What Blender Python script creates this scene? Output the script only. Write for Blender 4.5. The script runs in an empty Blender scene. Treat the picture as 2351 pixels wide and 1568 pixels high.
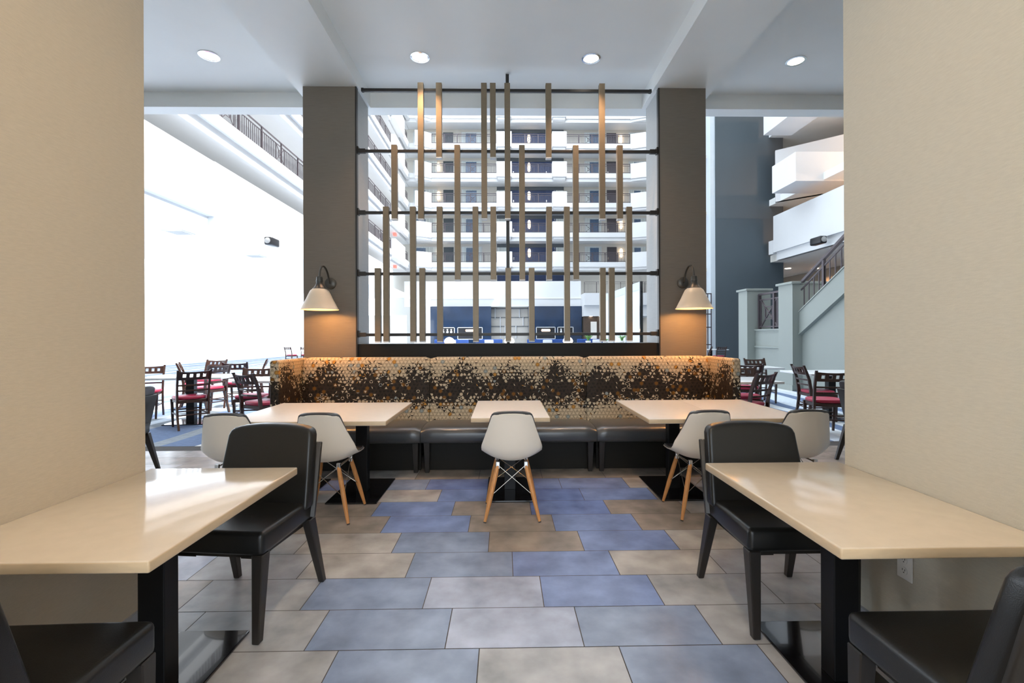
import bpy, bmesh, math, random
from mathutils import Vector, Matrix
random.seed(7)
PI = math.pi
sc = bpy.context.scene
C = sc.collection

# ---------------------------------------------------------------- camera, sky, exposure
F, H = 1077.0, 1.359
cam_d = bpy.data.cameras.new('camera')
cam = bpy.data.objects.new('camera', cam_d); C.objects.link(cam)
cam_d.sensor_width = 36.0; cam_d.lens = 36.0 * F / 2351.0
cam_d.shift_y = -(784 - 772.6) / 2351.0
cam_d.clip_start = 0.05; cam_d.clip_end = 300
cam.location = (0, 0, H)
cam.rotation_mode = 'QUATERNION'
cam.rotation_quaternion = (Matrix.Rotation(-0.017, 4, 'Z') @ Matrix.Rotation(PI/2, 4, 'X') @ Matrix.Rotation(-0.004, 4, 'Z')).to_quaternion()
sc.camera = cam

world = bpy.data.worlds.new('sky'); sc.world = world; world.use_nodes = True
wn = world.node_tree; bg = wn.nodes['Background']
bg.inputs[0].default_value = (0.80, 0.90, 1.0, 1); bg.inputs[1].default_value = 2.45
sun_d = bpy.data.lights.new('sun', 'SUN'); sun_d.energy = 6.5; sun_d.angle = math.radians(5); sun_d.color = (1, .97, .92)
sun = bpy.data.objects.new('sun', sun_d); C.objects.link(sun)
sun.rotation_euler = Vector((.5, -.06, .85)).to_track_quat('Z', 'Y').to_euler()
sc.view_settings.view_transform = 'Standard'; sc.view_settings.look = 'None'
sc.view_settings.exposure = 1.12; sc.view_settings.gamma = 1.0; sc.view_settings.use_curve_mapping = False

# ---------------------------------------------------------------- materials
def mat(name, col, rough=0.5, metal=0.0, var=0.0, scale=8.0, bump=0.0, bscale=200.0, stretch=(1, 1, 1), spec=0.5, coat=0.0, emit=None, estr=0.0, trans=0.0):
    m = bpy.data.materials.new(name); m.use_nodes = True
    nt = m.node_tree; b = nt.nodes['Principled BSDF']
    b.inputs['Base Color'].default_value = (*col, 1); b.inputs['Roughness'].default_value = rough
    b.inputs['Metallic'].default_value = metal; b.inputs['Specular IOR Level'].default_value = spec
    b.inputs['Coat Weight'].default_value = coat
    if trans: b.inputs['Transmission Weight'].default_value = trans
    if emit:
        b.inputs['Emission Color'].default_value = (*emit, 1); b.inputs['Emission Strength'].default_value = estr
    tc = nt.nodes.new('ShaderNodeTexCoord'); mp = nt.nodes.new('ShaderNodeMapping')
    mp.inputs['Scale'].default_value = stretch
    nt.links.new(tc.outputs['Object'], mp.inputs[0])
    n = nt.nodes.new('ShaderNodeTexNoise'); n.inputs['Scale'].default_value = scale; n.inputs['Detail'].default_value = 5
    nt.links.new(mp.outputs[0], n.inputs['Vector'])
    if var:
        r = nt.nodes.new('ShaderNodeMapRange'); r.inputs[1].default_value = .25; r.inputs[2].default_value = .75
        r.inputs[3].default_value = 1 - var; r.inputs[4].default_value = 1 + var
        nt.links.new(n.outputs[0], r.inputs[0])
        x = nt.nodes.new('ShaderNodeVectorMath'); x.operation = 'SCALE'; x.inputs[0].default_value = col
        nt.links.new(r.outputs[0], x.inputs['Scale']); nt.links.new(x.outputs[0], b.inputs['Base Color'])
    if bump:
        n2 = nt.nodes.new('ShaderNodeTexNoise'); n2.inputs['Scale'].default_value = bscale; n2.inputs['Detail'].default_value = 3
        nt.links.new(mp.outputs[0], n2.inputs['Vector'])
        bp = nt.nodes.new('ShaderNodeBump'); bp.inputs['Strength'].default_value = bump; bp.inputs['Distance'].default_value = .004
        nt.links.new(n2.outputs[0], bp.inputs['Height']); nt.links.new(bp.outputs[0], b.inputs['Normal'])
    return m

M = {}
M['wallpaper'] = mat('linen_wallpaper', (.60, .51, .39), .75, var=.05, scale=30, bump=.35, bscale=120, stretch=(1, 1, 6))
M['wallpaper_b'] = mat('pale_linen_wallpaper', (.55, .51, .42), .75, var=.05, scale=30, bump=.35, bscale=120, stretch=(1, 1, 6))
M['bronze'] = mat('bronze_wallcovering', (.165, .140, .110), .6, var=.10, scale=14, bump=.25, bscale=60, stretch=(.5, .5, 14))
M['pillar_side'] = mat('grey_wallcovering', (.38, .39, .39), .5, var=.04, bump=.2, bscale=60, stretch=(1, 1, 10))
M['ceiling'] = mat('ceiling_paint', (.82, .84, .83), .45, var=.02, scale=2)
M['white'] = mat('white_paint', (.66, .675, .69), .6, var=.02, scale=1)
M['offwhite'] = mat('off_white_paint', (.74, .72, .67), .6, var=.02, scale=1)
M['beige'] = mat('beige_paint', (.62, .60, .55), .6, var=.03, scale=1)
M['bluegrey'] = mat('blue_grey_paint', (.062, .083, .099), .5, var=.03, scale=1)
M['lightblue'] = mat('pale_blue_paint', (.55, .62, .68), .55, var=.02)
M['sage'] = mat('sage_grey_paint', (.28, .31, .29), .5, var=.03, scale=1)
M['tan'] = mat('tan_paint', (.22, .17, .125), .6, var=.04, scale=1)
M['navy'] = mat('navy_gloss_panel', (.010, .028, .068), .12, var=.25, scale=.8, coat=.4)
M['navywall'] = mat('navy_paint', (.045, .07, .16), .6, var=.05)
M['darkgrey'] = mat('dark_grey_paint', (.10, .115, .13), .6, var=.05)
M['railing'] = mat('plum_grey_metal', (.085, .07, .08), .45, metal=.3, var=.05)
M['door'] = mat('dark_door_wood', (.075, .07, .085), .5, var=.1)
M['chrome'] = mat('chrome', (.8, .8, .8), .18, metal=1, var=.02)
M['black_metal'] = mat('black_gloss_metal', (.006, .006, .008), .14, coat=.5, var=.05)
M['black_column'] = mat('black_satin_metal', (.006, .006, .007), .35, spec=.25, var=.05)
M['black_bar'] = mat('dark_bronze_metal', (.03, .027, .024), .4, metal=.4, var=.05)
M['slat'] = mat('champagne_bronze_slat', (.205, .160, .105), .42, metal=.35, var=.05, stretch=(1, 1, 5))
M['sill'] = mat('dark_sill_laminate', (.012, .0105, .008), .5, var=.1, stretch=(.3, 1, 3), spec=.2)
M['leather'] = mat('black_leather', (.0095, .0095, .0092), .31, var=.10, scale=5, bump=.12, bscale=350)
M['vinyl'] = mat('charcoal_vinyl', (.06, .062, .066), .30, coat=.3, var=.08, scale=4, bump=.12, bscale=300)
M['dark_wood'] = mat('ebony_wood', (.017, .014, .012), .4, var=.2, scale=12, stretch=(6, 6, .6))
M['espresso'] = mat('espresso_wood', (.040, .017, .011), .35, var=.25, scale=10, stretch=(6, 6, .6))
M['red'] = mat('burgundy_vinyl', (.36, .018, .055), .38, var=.08, scale=5)
M['quartz'] = mat('cream_quartz', (.62, .53, .425), .12, var=.035, scale=18, coat=.2)
M['laminate'] = mat('pale_laminate', (.70, .655, .60), .34, var=.03, scale=18)
M['quartz_edge'] = mat('cream_quartz_edge', (.60, .46, .30), .3, var=.06, scale=20, stretch=(1, 1, 4))
M['white_top'] = mat('white_tabletop', (.80, .82, .83), .2, var=.02)
M['shell'] = mat('white_plastic_shell', (.86, .79, .69), .28, var=.01)
M['beech'] = mat('beech_wood', (.56, .26, .085), .4, var=.18, scale=14, stretch=(8, 8, .8))
M['steel'] = mat('bright_steel_wire', (.36, .33, .29), .25, metal=1, var=.02)
M['lamp_metal'] = mat('aged_pewter', (.085, .08, .07), .38, metal=.7, var=.15)
M['enamel'] = mat('cream_enamel', (.70, .60, .46), .35, var=.02)
M['bulb'] = mat('warm_bulb', (1, .8, .5), .5, emit=(1, .68, .33), estr=16)
M['downlight'] = mat('downlight_lens', (1, .95, .9), .5, emit=(1, .90, .78), estr=6)
M['glow'] = mat('warm_glass_glow', (1, .8, .6), .5, emit=(1, .72, .45), estr=2.5)
M['glowdim'] = mat('white_glass_dome', (.9, .86, .82), .4, emit=(1, .72, .52), estr=.15)
M['black_plastic'] = mat('black_plastic', (.015, .015, .018), .35, var=.05)
M['grille'] = mat('vent_metal', (.35, .35, .35), .5, var=.05)
M['plate'] = mat('white_plastic_plate', (.78, .77, .74), .35, var=.01)
M['blue_sofa'] = mat('royal_blue_fabric', (.015, .06, .24), .8, var=.1)
M['leaf'] = mat('green_leaf', (.10, .28, .06), .5, var=.3, scale=10)
M['curtain'] = mat('pleated_sheer_curtain', (.62, .68, .68), .7, var=.35, scale=3, stretch=(9, 9, .01))
M['windowglass'] = mat('blue_window_glass', (.10, .16, .26), .1, var=.2)
M['red_sign'] = mat('red_sign', (.8, .05, .05), .5, emit=(1, .1, .08), estr=1.5)
M['brown_panel'] = mat('brown_wood_panel', (.075, .05, .035), .45, var=.2, stretch=(4, 4, .5))
M['art'] = mat('grey_art_panel', (.56, .53, .48), .7, var=.03)
M['base'] = mat('brushed_baseboard', (.42, .44, .48), .35, metal=.4, var=.03)
M['grout'] = mat('dark_grout', (.055, .05, .048), .9, var=.1)
TILE = [('slate_blue', (.205, .265, .40)), ('blue', (.18, .25, .47)), ('grey', (.33, .34, .365)), ('beige_grey', (.375, .365, .36)),
        ('brown_grey', (.28, .25, .225)), ('light_grey', (.335, .385, .52)), ('deep_blue', (.145, .21, .44))]
TM = [mat('tile_' + n, c, .26, var=.34, scale=4.5, bump=.12, bscale=40) for n, c in TILE]

def carpet_mat():
    m = mat('striped_carpet', (.3, .35, .42), .95, bump=.4, bscale=500)
    nt = m.node_tree; b = nt.nodes['Principled BSDF']; L = nt.links.new
    g = nt.nodes.new('ShaderNodeNewGeometry'); s = nt.nodes.new('ShaderNodeSeparateXYZ'); L(g.outputs['Position'], s.inputs[0])
    n = nt.nodes.new('ShaderNodeTexNoise'); n.inputs['Scale'].default_value = .25; n.inputs['Detail'].default_value = 1
    L(g.outputs['Position'], n.inputs['Vector'])
    a = nt.nodes.new('ShaderNodeMath'); a.operation = 'MULTIPLY_ADD'; a.inputs[1].default_value = .9
    L(n.outputs[0], a.inputs[0]); L(s.outputs['X'], a.inputs[2])
    y = nt.nodes.new('ShaderNodeMath'); y.operation = 'MULTIPLY_ADD'; y.inputs[1].default_value = -.12
    L(s.outputs['Y'], y.inputs[0]); L(a.outputs[0], y.inputs[2])
    d = nt.nodes.new('ShaderNodeMath'); d.operation = 'MULTIPLY'; d.inputs[1].default_value = 4.2; L(y.outputs[0], d.inputs[0])
    fl = nt.nodes.new('ShaderNodeMath'); fl.operation = 'FLOOR'; L(d.outputs[0], fl.inputs[0])
    w = nt.nodes.new('ShaderNodeTexWhiteNoise'); w.noise_dimensions = '1D'; L(fl.outputs[0], w.inputs['W'])
    r = nt.nodes.new('ShaderNodeValToRGB'); r.color_ramp.interpolation = 'CONSTANT'
    e = r.color_ramp.elements; e[0].position = 0; e[0].color = (.11, .16, .27, 1); e[1].position = .30; e[1].color = (.50, .56, .63, 1)
    for p, c in ((.52, (.22, .25, .28)), (.68, (.62, .66, .69)), (.88, (.15, .20, .32))):
        q = e.new(p); q.color = (*c, 1)
    L(w.outputs['Value'], r.inputs[0])
    n2 = nt.nodes.new('ShaderNodeTexNoise'); n2.inputs['Scale'].default_value = 14; L(g.outputs['Position'], n2.inputs['Vector'])
    mx = nt.nodes.new('ShaderNodeMix'); mx.data_type = 'RGBA'; mx.blend_type = 'OVERLAY'; mx.inputs[0].default_value = .3
    L(r.outputs[0], mx.inputs[6]); L(n2.outputs[0], mx.inputs[7]); L(mx.outputs[2], b.inputs['Base Color'])
    return m
M['carpet'] = carpet_mat()

def fabric_mat():
    """discs with inscribed triangles on a hexagonal lattice, cream at top and bottom, dark wavy band between"""
    m = bpy.data.materials.new('geometric_upholstery'); m.use_nodes = True
    nt = m.node_tree; b = nt.nodes['Principled BSDF']; b.inputs['Roughness'].default_value = .6; b.inputs['Specular IOR Level'].default_value = .2
    def val(x, sock):
        if isinstance(x, (int, float)): sock.default_value = x
        else: nt.links.new(x, sock)
    def mt(op, a, bb=0.0, c=None):
        n = nt.nodes.new('ShaderNodeMath'); n.operation = op; val(a, n.inputs[0]); val(bb, n.inputs[1])
        if c is not None: val(c, n.inputs[2])
        return n.outputs[0]
    def mixc(f, a, bb):
        n = nt.nodes.new('ShaderNodeMix'); n.data_type = 'RGBA'; val(f, n.inputs[0])
        for s, v in ((n.inputs[6], a), (n.inputs[7], bb)):
            if isinstance(v, tuple): s.default_value = (*v, 1)
            else: nt.links.new(v, s)
        return n.outputs[2]
    uv = nt.nodes.new('ShaderNodeUVMap'); sp = nt.nodes.new('ShaderNodeSeparateXYZ'); nt.links.new(uv.outputs[0], sp.inputs[0])
    U, V = sp.outputs[0], sp.outputs[1]
    S = .0415; R3 = math.sqrt(3)
    x = mt('DIVIDE', U, S); y = mt('DIVIDE', V, S)
    x = mt('ADD', x, 200); y = mt('ADD', y, 200)
    def grid(ox, oy):
        fx = mt('SUBTRACT', mt('FLOORED_MODULO', mt('ADD', x, ox), 1.0), .5)
        fy = mt('SUBTRACT', mt('FLOORED_MODULO', mt('ADD', y, oy), R3), R3/2)
        return fx, fy, mt('SQRT', mt('ADD', mt('MULTIPLY', fx, fx), mt('MULTIPLY', fy, fy)))
    ax, ay, ar = grid(0, 0); bx_, by_, br = grid(.5, R3/2)
    sel = mt('LESS_THAN', br, ar)
    def lerp(a, bb): return mt('ADD', a, mt('MULTIPLY', sel, mt('SUBTRACT', bb, a)))
    lx, ly, r = lerp(ax, bx_), lerp(ay, by_), lerp(ar, br)
    cx = mt('ROUND', mt('MULTIPLY', mt('SUBTRACT', x, lx), 2)); cy = mt('ROUND', mt('DIVIDE', mt('SUBTRACT', y, ly), R3/2))
    def rnd(k):
        v = nt.nodes.new('ShaderNodeCombineXYZ'); nt.links.new(cx, v.inputs[0]); nt.links.new(cy, v.inputs[1]); val(k, v.inputs[2])
        w = nt.nodes.new('ShaderNodeTexWhiteNoise'); nt.links.new(v.outputs[0], w.inputs['Vector']); return w.outputs['Value']
    flip = mt('SUBTRACT', mt('MULTIPLY', mt('GREATER_THAN', rnd(1.0), .5), 2), 1)
    th = mt('ADD', mt('ARCTAN2', lx, mt('MULTIPLY', ly, flip)), PI)      # 0..2pi, triangle corner up or down
    seg = mt('FLOOR', mt('DIVIDE', th, 2*PI/3))
    a = mt('SUBTRACT', mt('MODULO', th, 2*PI/3), PI/3)
    edge = mt('MULTIPLY', r, mt('COSINE', a))                             # distance along the side normal
    R = .462
    intri = mt('LESS_THAN', edge, R*.5)
    indisc = mt('LESS_THAN', r, R)
    line = mt('MAXIMUM', mt('MULTIPLY', mt('LESS_THAN', mt('ABSOLUTE', mt('SUBTRACT', edge, R*.5)), .026), indisc),
              mt('LESS_THAN', mt('ABSOLUTE', mt('SUBTRACT', r, R)), .034))
    # the dark band: follows the height on the cloth, with waves
    cu = mt('MULTIPLY', mt('DIVIDE', cx, 2), S); cv = mt('SUBTRACT', mt('MULTIPLY', cy, S*R3/2), 200*S)
    n1 = nt.nodes.new('ShaderNodeTexNoise'); n1.inputs['Scale'].default_value = 2.2; n1.inputs['Detail'].default_value = 1
    nt.links.new(uv.outputs[0], n1.inputs['Vector'])
    wave = mt('MULTIPLY', mt('SINE', mt('MULTIPLY', cu, 2*PI/.515)), .06)
    wave2 = mt('MULTIPLY', mt('SINE', mt('MULTIPLY', cu, 2*PI/.515+3.9)), .03)
    up = mt('DIVIDE', mt('SUBTRACT', mt('ADD', 1.045, mt('ADD', wave, mt('MULTIPLY', mt('SUBTRACT', n1.outputs[0], .5), .18))), cv), .25)
    dn = mt('DIVIDE', mt('SUBTRACT', cv, mt('ADD', .545, wave2)), .20)
    dark = mt('MAXIMUM', mt('MINIMUM', mt('MINIMUM', up, dn), 1.02), 0.0)
    tri_d = mt('LESS_THAN', rnd(2.0), mt('MULTIPLY', mt('POWER', dark, .8), .985))
    seg_d = mt('LESS_THAN', rnd(mt('ADD', 5.0, seg)), mt('ADD', mt('MULTIPLY', mt('POWER', dark, .65), .91), .07))
    gap_d = mt('GREATER_THAN', mt('ADD', dark, mt('MULTIPLY', rnd(9.0), .3)), .40)
    segd2 = seg_d
    ring = mt('LESS_THAN', rnd(12.0), .055)                              # some cells keep a complete bright ring
    segd2 = mt('MULTIPLY', segd2, mt('SUBTRACT', 1.0, ring))
    pick = mt('ADD', mt('MULTIPLY', intri, tri_d), mt('MULTIPLY', mt('SUBTRACT', 1.0, intri), segd2))
    pick = mt('ADD', mt('MULTIPLY', indisc, pick), mt('MULTIPLY', mt('SUBTRACT', 1.0, indisc), gap_d))
    cream = mixc(mt('GREATER_THAN', rnd(20.0), .955), (.60, .49, .34), (.50, .24, .045))
    cream = mixc(mt('GREATER_THAN', rnd(21.0), .965), cream, (.30, .34, .33))
    darkc = mixc(mt('MULTIPLY', rnd(mt('ADD', 30.0, seg)), .9), (.006, .0045, .004), (.032, .024, .019))
    darkc = mixc(mt('GREATER_THAN', rnd(22.0), .93), darkc, (.20, .085, .012))
    col = mixc(pick, cream, darkc)
    col = mixc(mt('MULTIPLY', line, .85), col, (.055, .035, .02))
    nt.links.new(col, b.inputs['Base Color'])
    n2 = nt.nodes.new('ShaderNodeTexNoise'); n2.inputs['Scale'].default_value = 900
    nt.links.new(uv.outputs[0], n2.inputs['Vector'])
    bp = nt.nodes.new('ShaderNodeBump'); bp.inputs['Strength'].default_value = .1; nt.links.new(n2.outputs[0], bp.inputs['Height'])
    nt.links.new(bp.outputs[0], b.inputs['Normal'])
    return m
M['fabric'] = fabric_mat()

# ---------------------------------------------------------------- mesh helpers
def new(): return bmesh.new()
def merge(bm, tmp, mtx=None):
    me = bpy.data.meshes.new('t'); 
    if mtx is not None: bmesh.ops.transform(tmp, matrix=mtx, verts=tmp.verts)
    tmp.to_mesh(me); tmp.free(); bm.from_mesh(me); bpy.data.meshes.remove(me)
def box(bm, x0, x1, y0, y1, z0, z1, bev=0.0, seg=2, mtx=None):
    t = bmesh.new(); bmesh.ops.create_cube(t, size=1)
    for v in t.verts:
        v.co = Vector((x0 + (v.co.x+.5)*(x1-x0), y0 + (v.co.y+.5)*(y1-y0), z0 + (v.co.z+.5)*(z1-z0)))
    if bev: bmesh.ops.bevel(t, geom=t.edges[:], offset=bev, segments=seg, profile=.5, affect='EDGES')
    merge(bm, t, mtx)
def taper(bm, p0, p1, w0, d0, w1, d1, bev=0.0, seg=1):
    """square bar from p0 to p1 (both centres), width/depth w,d at each end; ends stay horizontal"""
    t = bmesh.new(); vs = []
    for p, w, d in ((p0, w0, d0), (p1, w1, d1)):
        for sx, sy in ((-1, -1), (1, -1), (1, 1), (-1, 1)): vs.append(t.verts.new((p[0]+sx*w/2, p[1]+sy*d/2, p[2])))
    for i in range(4): t.faces.new((vs[i], vs[(i+1) % 4], vs[4+(i+1) % 4], vs[4+i]))
    t.faces.new(vs[3::-1]); t.faces.new(vs[4:])
    bmesh.ops.recalc_face_normals(t, faces=t.faces[:])
    if bev: bmesh.ops.bevel(t, geom=t.edges[:], offset=bev, segments=seg, profile=.5, affect='EDGES')
    merge(bm, t)
def prism(bm, pts, plane, a, b, bev=0.0, seg=2, fn=None):
    """polygon pts in a plane ('xz','yz','xy') extruded from a to b along the third axis"""
    t = bmesh.new()
    def P(p, q): return {'xz': (p[0], q, p[1]), 'yz': (q, p[0], p[1]), 'xy': (p[0], p[1], q)}[plane]
    A = [t.verts.new(P(p, a)) for p in pts]; B = [t.verts.new(P(p, b)) for p in pts]
    n = len(pts)
    t.faces.new(A); t.faces.new(B[::-1])
    for i in range(n): t.faces.new((A[i], B[i], B[(i+1) % n], A[(i+1) % n]))
    bmesh.ops.recalc_face_normals(t, faces=t.faces[:])
    if bev:
        es = [e for e in t.edges if len(e.link_faces) == 2 and e.calc_face_angle(0) > .5]
        bmesh.ops.bevel(t, geom=es, offset=bev, segments=seg, profile=.5, affect='EDGES', clamp_overlap=True)
    if fn:
        for v in t.verts: v.co = Vector(fn(v.co))
    merge(bm, t)
def tube(bm, pts, r, n=8, cap=True):
    """round tube along a path; r number or list"""
    pts = [Vector(p) for p in pts]; rs = r if isinstance(r, (list, tuple)) else [r]*len(pts)
    rings = []; up = None
    for i, p in enumerate(pts):
        d = (pts[min(i+1, len(pts)-1)] - pts[max(i-1, 0)]).normalized()
        if up is None: up = d.orthogonal().normalized()
        up = (up - d*up.dot(d)).normalized(); s = d.cross(up)
        rings.append([bm.verts.new(p + (up*math.cos(2*PI*k/n) + s*math.sin(2*PI*k/n))*rs[i]) for k in range(n)])
    for A, B in zip(rings, rings[1:]):
        for k in range(n): bm.faces.new((A[k], A[(k+1) % n], B[(k+1) % n], B[k]))
    if cap: bm.faces.new(rings[0][::-1]); bm.faces.new(rings[-1])
def lathe(bm, prof, c=(0, 0, 0), n=32, cap=True):
    rings = []
    for r, z in prof:
        rings.append([bm.verts.new((c[0]+r*math.cos(2*PI*k/n), c[1]+r*math.sin(2*PI*k/n), c[2]+z)) for k in range(n)])
    for A, B in zip(rings, rings[1:]):
        for k in range(n): bm.faces.new((A[k], A[(k+1) % n], B[(k+1) % n], B[k]))
    if cap:
        bm.faces.new(rings[0][::-1]); bm.faces.new(rings[-1])
def rect_bar(bm, p, q, w, h):
    """bar of rectangular section between two points; h along the up direction"""
    p, q = Vector(p), Vector(q); d = (q-p); L = d.length; d.normalize()
    s = d.cross(Vector((0, 0, 1)))
    if s.length < 1e-3: s = Vector((1, 0, 0))
    s.normalize(); u = s.cross(d)
    t = bmesh.new(); bmesh.ops.create_cube(t, size=1)
    for v in t.verts: v.co = p + d*((v.co.x+.5)*L) + s*(v.co.y*w) + u*(v.co.z*h)
    bmesh.ops.recalc_face_normals(t, faces=t.faces[:]); merge(bm, t)
def obj(name, bm, m, parent=None, smooth=False, label=None):
    bmesh.ops.recalc_face_normals(bm, faces=bm.faces[:])
    me = bpy.data.meshes.new(name); bm.to_mesh(me); bm.free()
    for mm in (m if isinstance(m, list) else [m]): me.materials.append(M[mm] if isinstance(mm, str) else mm)
    if smooth:
        for p in me.polygons: p.use_smooth = True
        me.set_sharp_from_angle(angle=math.radians(smooth if smooth is not True else 40))
    o = bpy.data.objects.new(name, me); C.objects.link(o)
    if parent: o.parent = parent
    if label: o['label'] = label
    return o
def tag(o, label, cat, group=None):
    o['label'] = label; o['category'] = cat
    if group: o['group'] = group
    return o
def thing(name, label, cat, loc=(0, 0, 0), rz=0.0, group=None):
    o = bpy.data.objects.new(name, None); C.objects.link(o); o.location = loc; o.rotation_euler = (0, 0, rz)
    o.empty_display_size = .1
    return tag(o, label, cat, group)
def struct(name, bm, m, label, cat='wall', parent=None, smooth=False):
    o = obj(name, bm, m, parent, smooth)
    if not parent: o['kind'] = 'structure'; o['label'] = label; o['category'] = cat
    return o
def sbox(name, m, label, cat, *a, **k):
    bm = new(); box(bm, *a, **k); return struct(name, bm, m, label, cat)
def dup(root, loc, rz, label=None, group=None):
    def cp(o, par):
        c = o.copy(); C.objects.link(c)
        if par: c.parent = par
        for ch in list(kids.get(o.name, [])): cp(ch, c)
        return c
    kids = {}
    def walk(o):
        kids[o.name] = list(o.children)
        for ch in o.children: walk(ch)
    walk(root)
    r = cp(root, None); r.location = loc; r.rotation_euler = (0, 0, rz)
    if label: r['label'] = label
    if group: r['group'] = group
    return r
def light(name, kind, parent, loc, energy, col=(1, .8, .6), size=.1, rot=None, spot=None, blend=.5):
    l = bpy.data.lights.new(name, kind); l.energy = energy; l.color = col
    if kind == 'AREA': l.shape = 'DISK'; l.size = size
    else: l.shadow_soft_size = size
    if kind == 'SPOT': l.spot_size = spot; l.spot_blend = blend
    o = bpy.data.objects.new(name, l); C.objects.link(o); o.location = loc
    if rot: o.rotation_euler = rot
    if parent: o.parent = parent
    return o

# ================================================================ THE ROOM SHELL
# tiled floor: each tile cut out of one slab mesh, on dark grout
def tile_floor():
    bm = new(); X0, Y0, st, tw, td, g = -.113, 2.0476, -.1505, .61, .305, .0022
    cols = {(0,-3):2,(0,-2):2,(0,-1):0,(0,0):2,(0,1):0,(0,2):2,(1,-3):2,(1,-2):2,(1,-1):0,(1,0):5,(1,1):0,(1,2):2,(1,3):4,(2,-2):2,(2,-1):0,(2,0):5,(2,1):1,(2,2):2,
            (3,-2):2,(3,-1):3,(3,0):0,(3,1):1,(3,2):3,(3,3):2,(4,-2):2,(4,-1):3,(4,0):0,(4,1):4,(4,2):1,(4,3):3,(5,-2):3,(5,-1):4,(5,0):1,(5,1):4,(5,2):1,(5,3):4,
            (6,-2):4,(6,-1):4,(6,0):1,(6,1):4,(6,2):6,(6,3):4,(7,0):3,(7,1):1,(7,2):6,(7,3):1,(7,4):4,(8,0):0,(8,1):6,(8,2):1,(8,3):1,(8,4):3,(8,-1):1,
            (-1,-2):2,(-1,-1):2,(-1,0):0,(-1,1):2,(-1,2):0}
    lay = None
    for k in range(-16, 13):
        y1 = Y0 + k*td; y0 = y1 - td
        y1 = min(y1, 5.95)
        if y0 >= 5.94: continue
        for j in range(-12, 13):
            x0 = X0 + st*k + tw*j + tw*round(-st*k/tw) * (0 if 0 <= k <= 8 else 1)
            jj = j
            if not (0 <= k <= 8): c = random.choice([2, 2, 3, 4, 5, 0, 2, 3])
            else: c = cols.get((k, j), random.choice([2, 3, 2, 4, 5]))
            if k >= 9: c = random.choice([4, 4, 3])  # rows by the banquette browner: its shade and warm light put in tile colour
            if (k, j) in cols: c = cols[(k, j)]
            vs = [bm.verts.new(p) for p in ((x0+g, y0+g, 0), (x0+tw-g, y0+g, 0), (x0+tw-g, y1-g, 0), (x0+g, y1-g, 0))]
            f = bm.faces.new(vs); f.material_index = c
    for zz in (-.0015,):
        vs = [bm.verts.new(p) for p in ((-13, -3.6, zz), (13, -3.6, zz), (13, 5.95, zz), (-13, 5.95, zz))]
        f = bm.faces.new(vs); f.material_index = 7
    o = struct('floor', bm, TM + ['grout'], 'large staggered blue, grey and beige stone floor tiles with dark grout', 'floor')
tile_floor()
bm = new(); box(bm, -17, 22, 5.95, 47, -.05, 0); struct('floor', bm, 'carpet', 'blue, grey and white striped carpet beyond the tiles', 'carpet')

# cream piers the foreground tables stand against
sbox('wall_left', 'wallpaper', 'tan linen textured wall at the left edge of the photo', 'wall', -2.15, -1.70, -3.5, 2.25, 0, 4.42)
sbox('wall_right', 'wallpaper_b', 'pale linen textured wall at the right edge of the photo', 'wall', 1.66, 2.15, -3.5, 2.26, 0, 4.42)
sbox('baseboard_left', 'base', 'thin brushed metal skirting on the left linen wall', 'baseboard', -1.70, -1.685, -3.5, 2.25, 0, .10)
sbox('baseboard_right', 'base', 'thin brushed metal skirting on the right linen wall', 'baseboard', 1.645, 1.66, -3.5, 2.26, 0, .10)
# back of the room behind the camera, with a wide opening added to let in sky light
bm = new(); box(bm, -2.15, -1.6, -3.7, -3.5, 0, 4.42); box(bm, 1.6, 2.15, -3.7, -3.5, 0, 4.42); box(bm, -1.6, 1.6, -3.7, -3.5, 3.9, 4.42); box(bm, -1.6, 1.6, -3.7, -3.5, 0, .15)
struct('wall_back', bm, 'wallpaper', 'wall behind the viewer')
# unseen walls added to keep outside light out of the side bays
sbox('wall_light_block_left', 'offwhite', 'unseen near wall added to block light into the left side bay', 'wall', -12, -2.15, 1.3, 1.5, 0, 4.42)
sbox('wall_light_block_right', 'offwhite', 'unseen near wall added to block light into the right side bay', 'wall', 2.15, 12, 1.3, 1.5, 0, 4.42)
# ceiling between the beams and in the bays
bm = new(); box(bm, -13, 13, -3.7, 6.12, 4.425, 4.6)
struct('ceiling', bm, 'ceiling', 'pale grey painted ceiling with recessed lights', 'ceiling')
sbox('trim_1', 'ceiling', 'long dropped ceiling beam on the left above the pillar', 'ceiling beam', -2.40, -1.665, -3.5, 5.92, 4.24, 4.43)
sbox('trim_2', 'ceiling', 'long dropped ceiling beam on the right above the pillar', 'ceiling beam', 1.76, 2.47, -3.5, 5.92, 4.24, 4.43)
sbox('trim_3', 'ceiling', 'cross beam at the atrium edge of the ceiling', 'ceiling beam', -13, 13, 5.92, 6.12, 4.24, 4.43)
sbox('wall_light_block_right_end', 'offwhite', 'unseen end wall added to keep light out of the right side bay', 'wall', 12, 12.2, 1.3, 6.12, 0, 4.42)  # added out of view, keeps outside light off the stair piers
sbox('wall_light_block_left_end', 'offwhite', 'unseen end wall added to keep light out of the left side bay', 'wall', -12.2, -12, 1.3, 6.12, 0, 4.42)  # unseen, added to shut out daylight on the left
sbox('wall_light_block_right_rear', 'offwhite', 'unseen wall added beyond the right side bay to block light', 'wall', 12.2, 17.7, 5.95, 6.12, 0, 4.6)  # unseen light block added past the right bay
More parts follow.
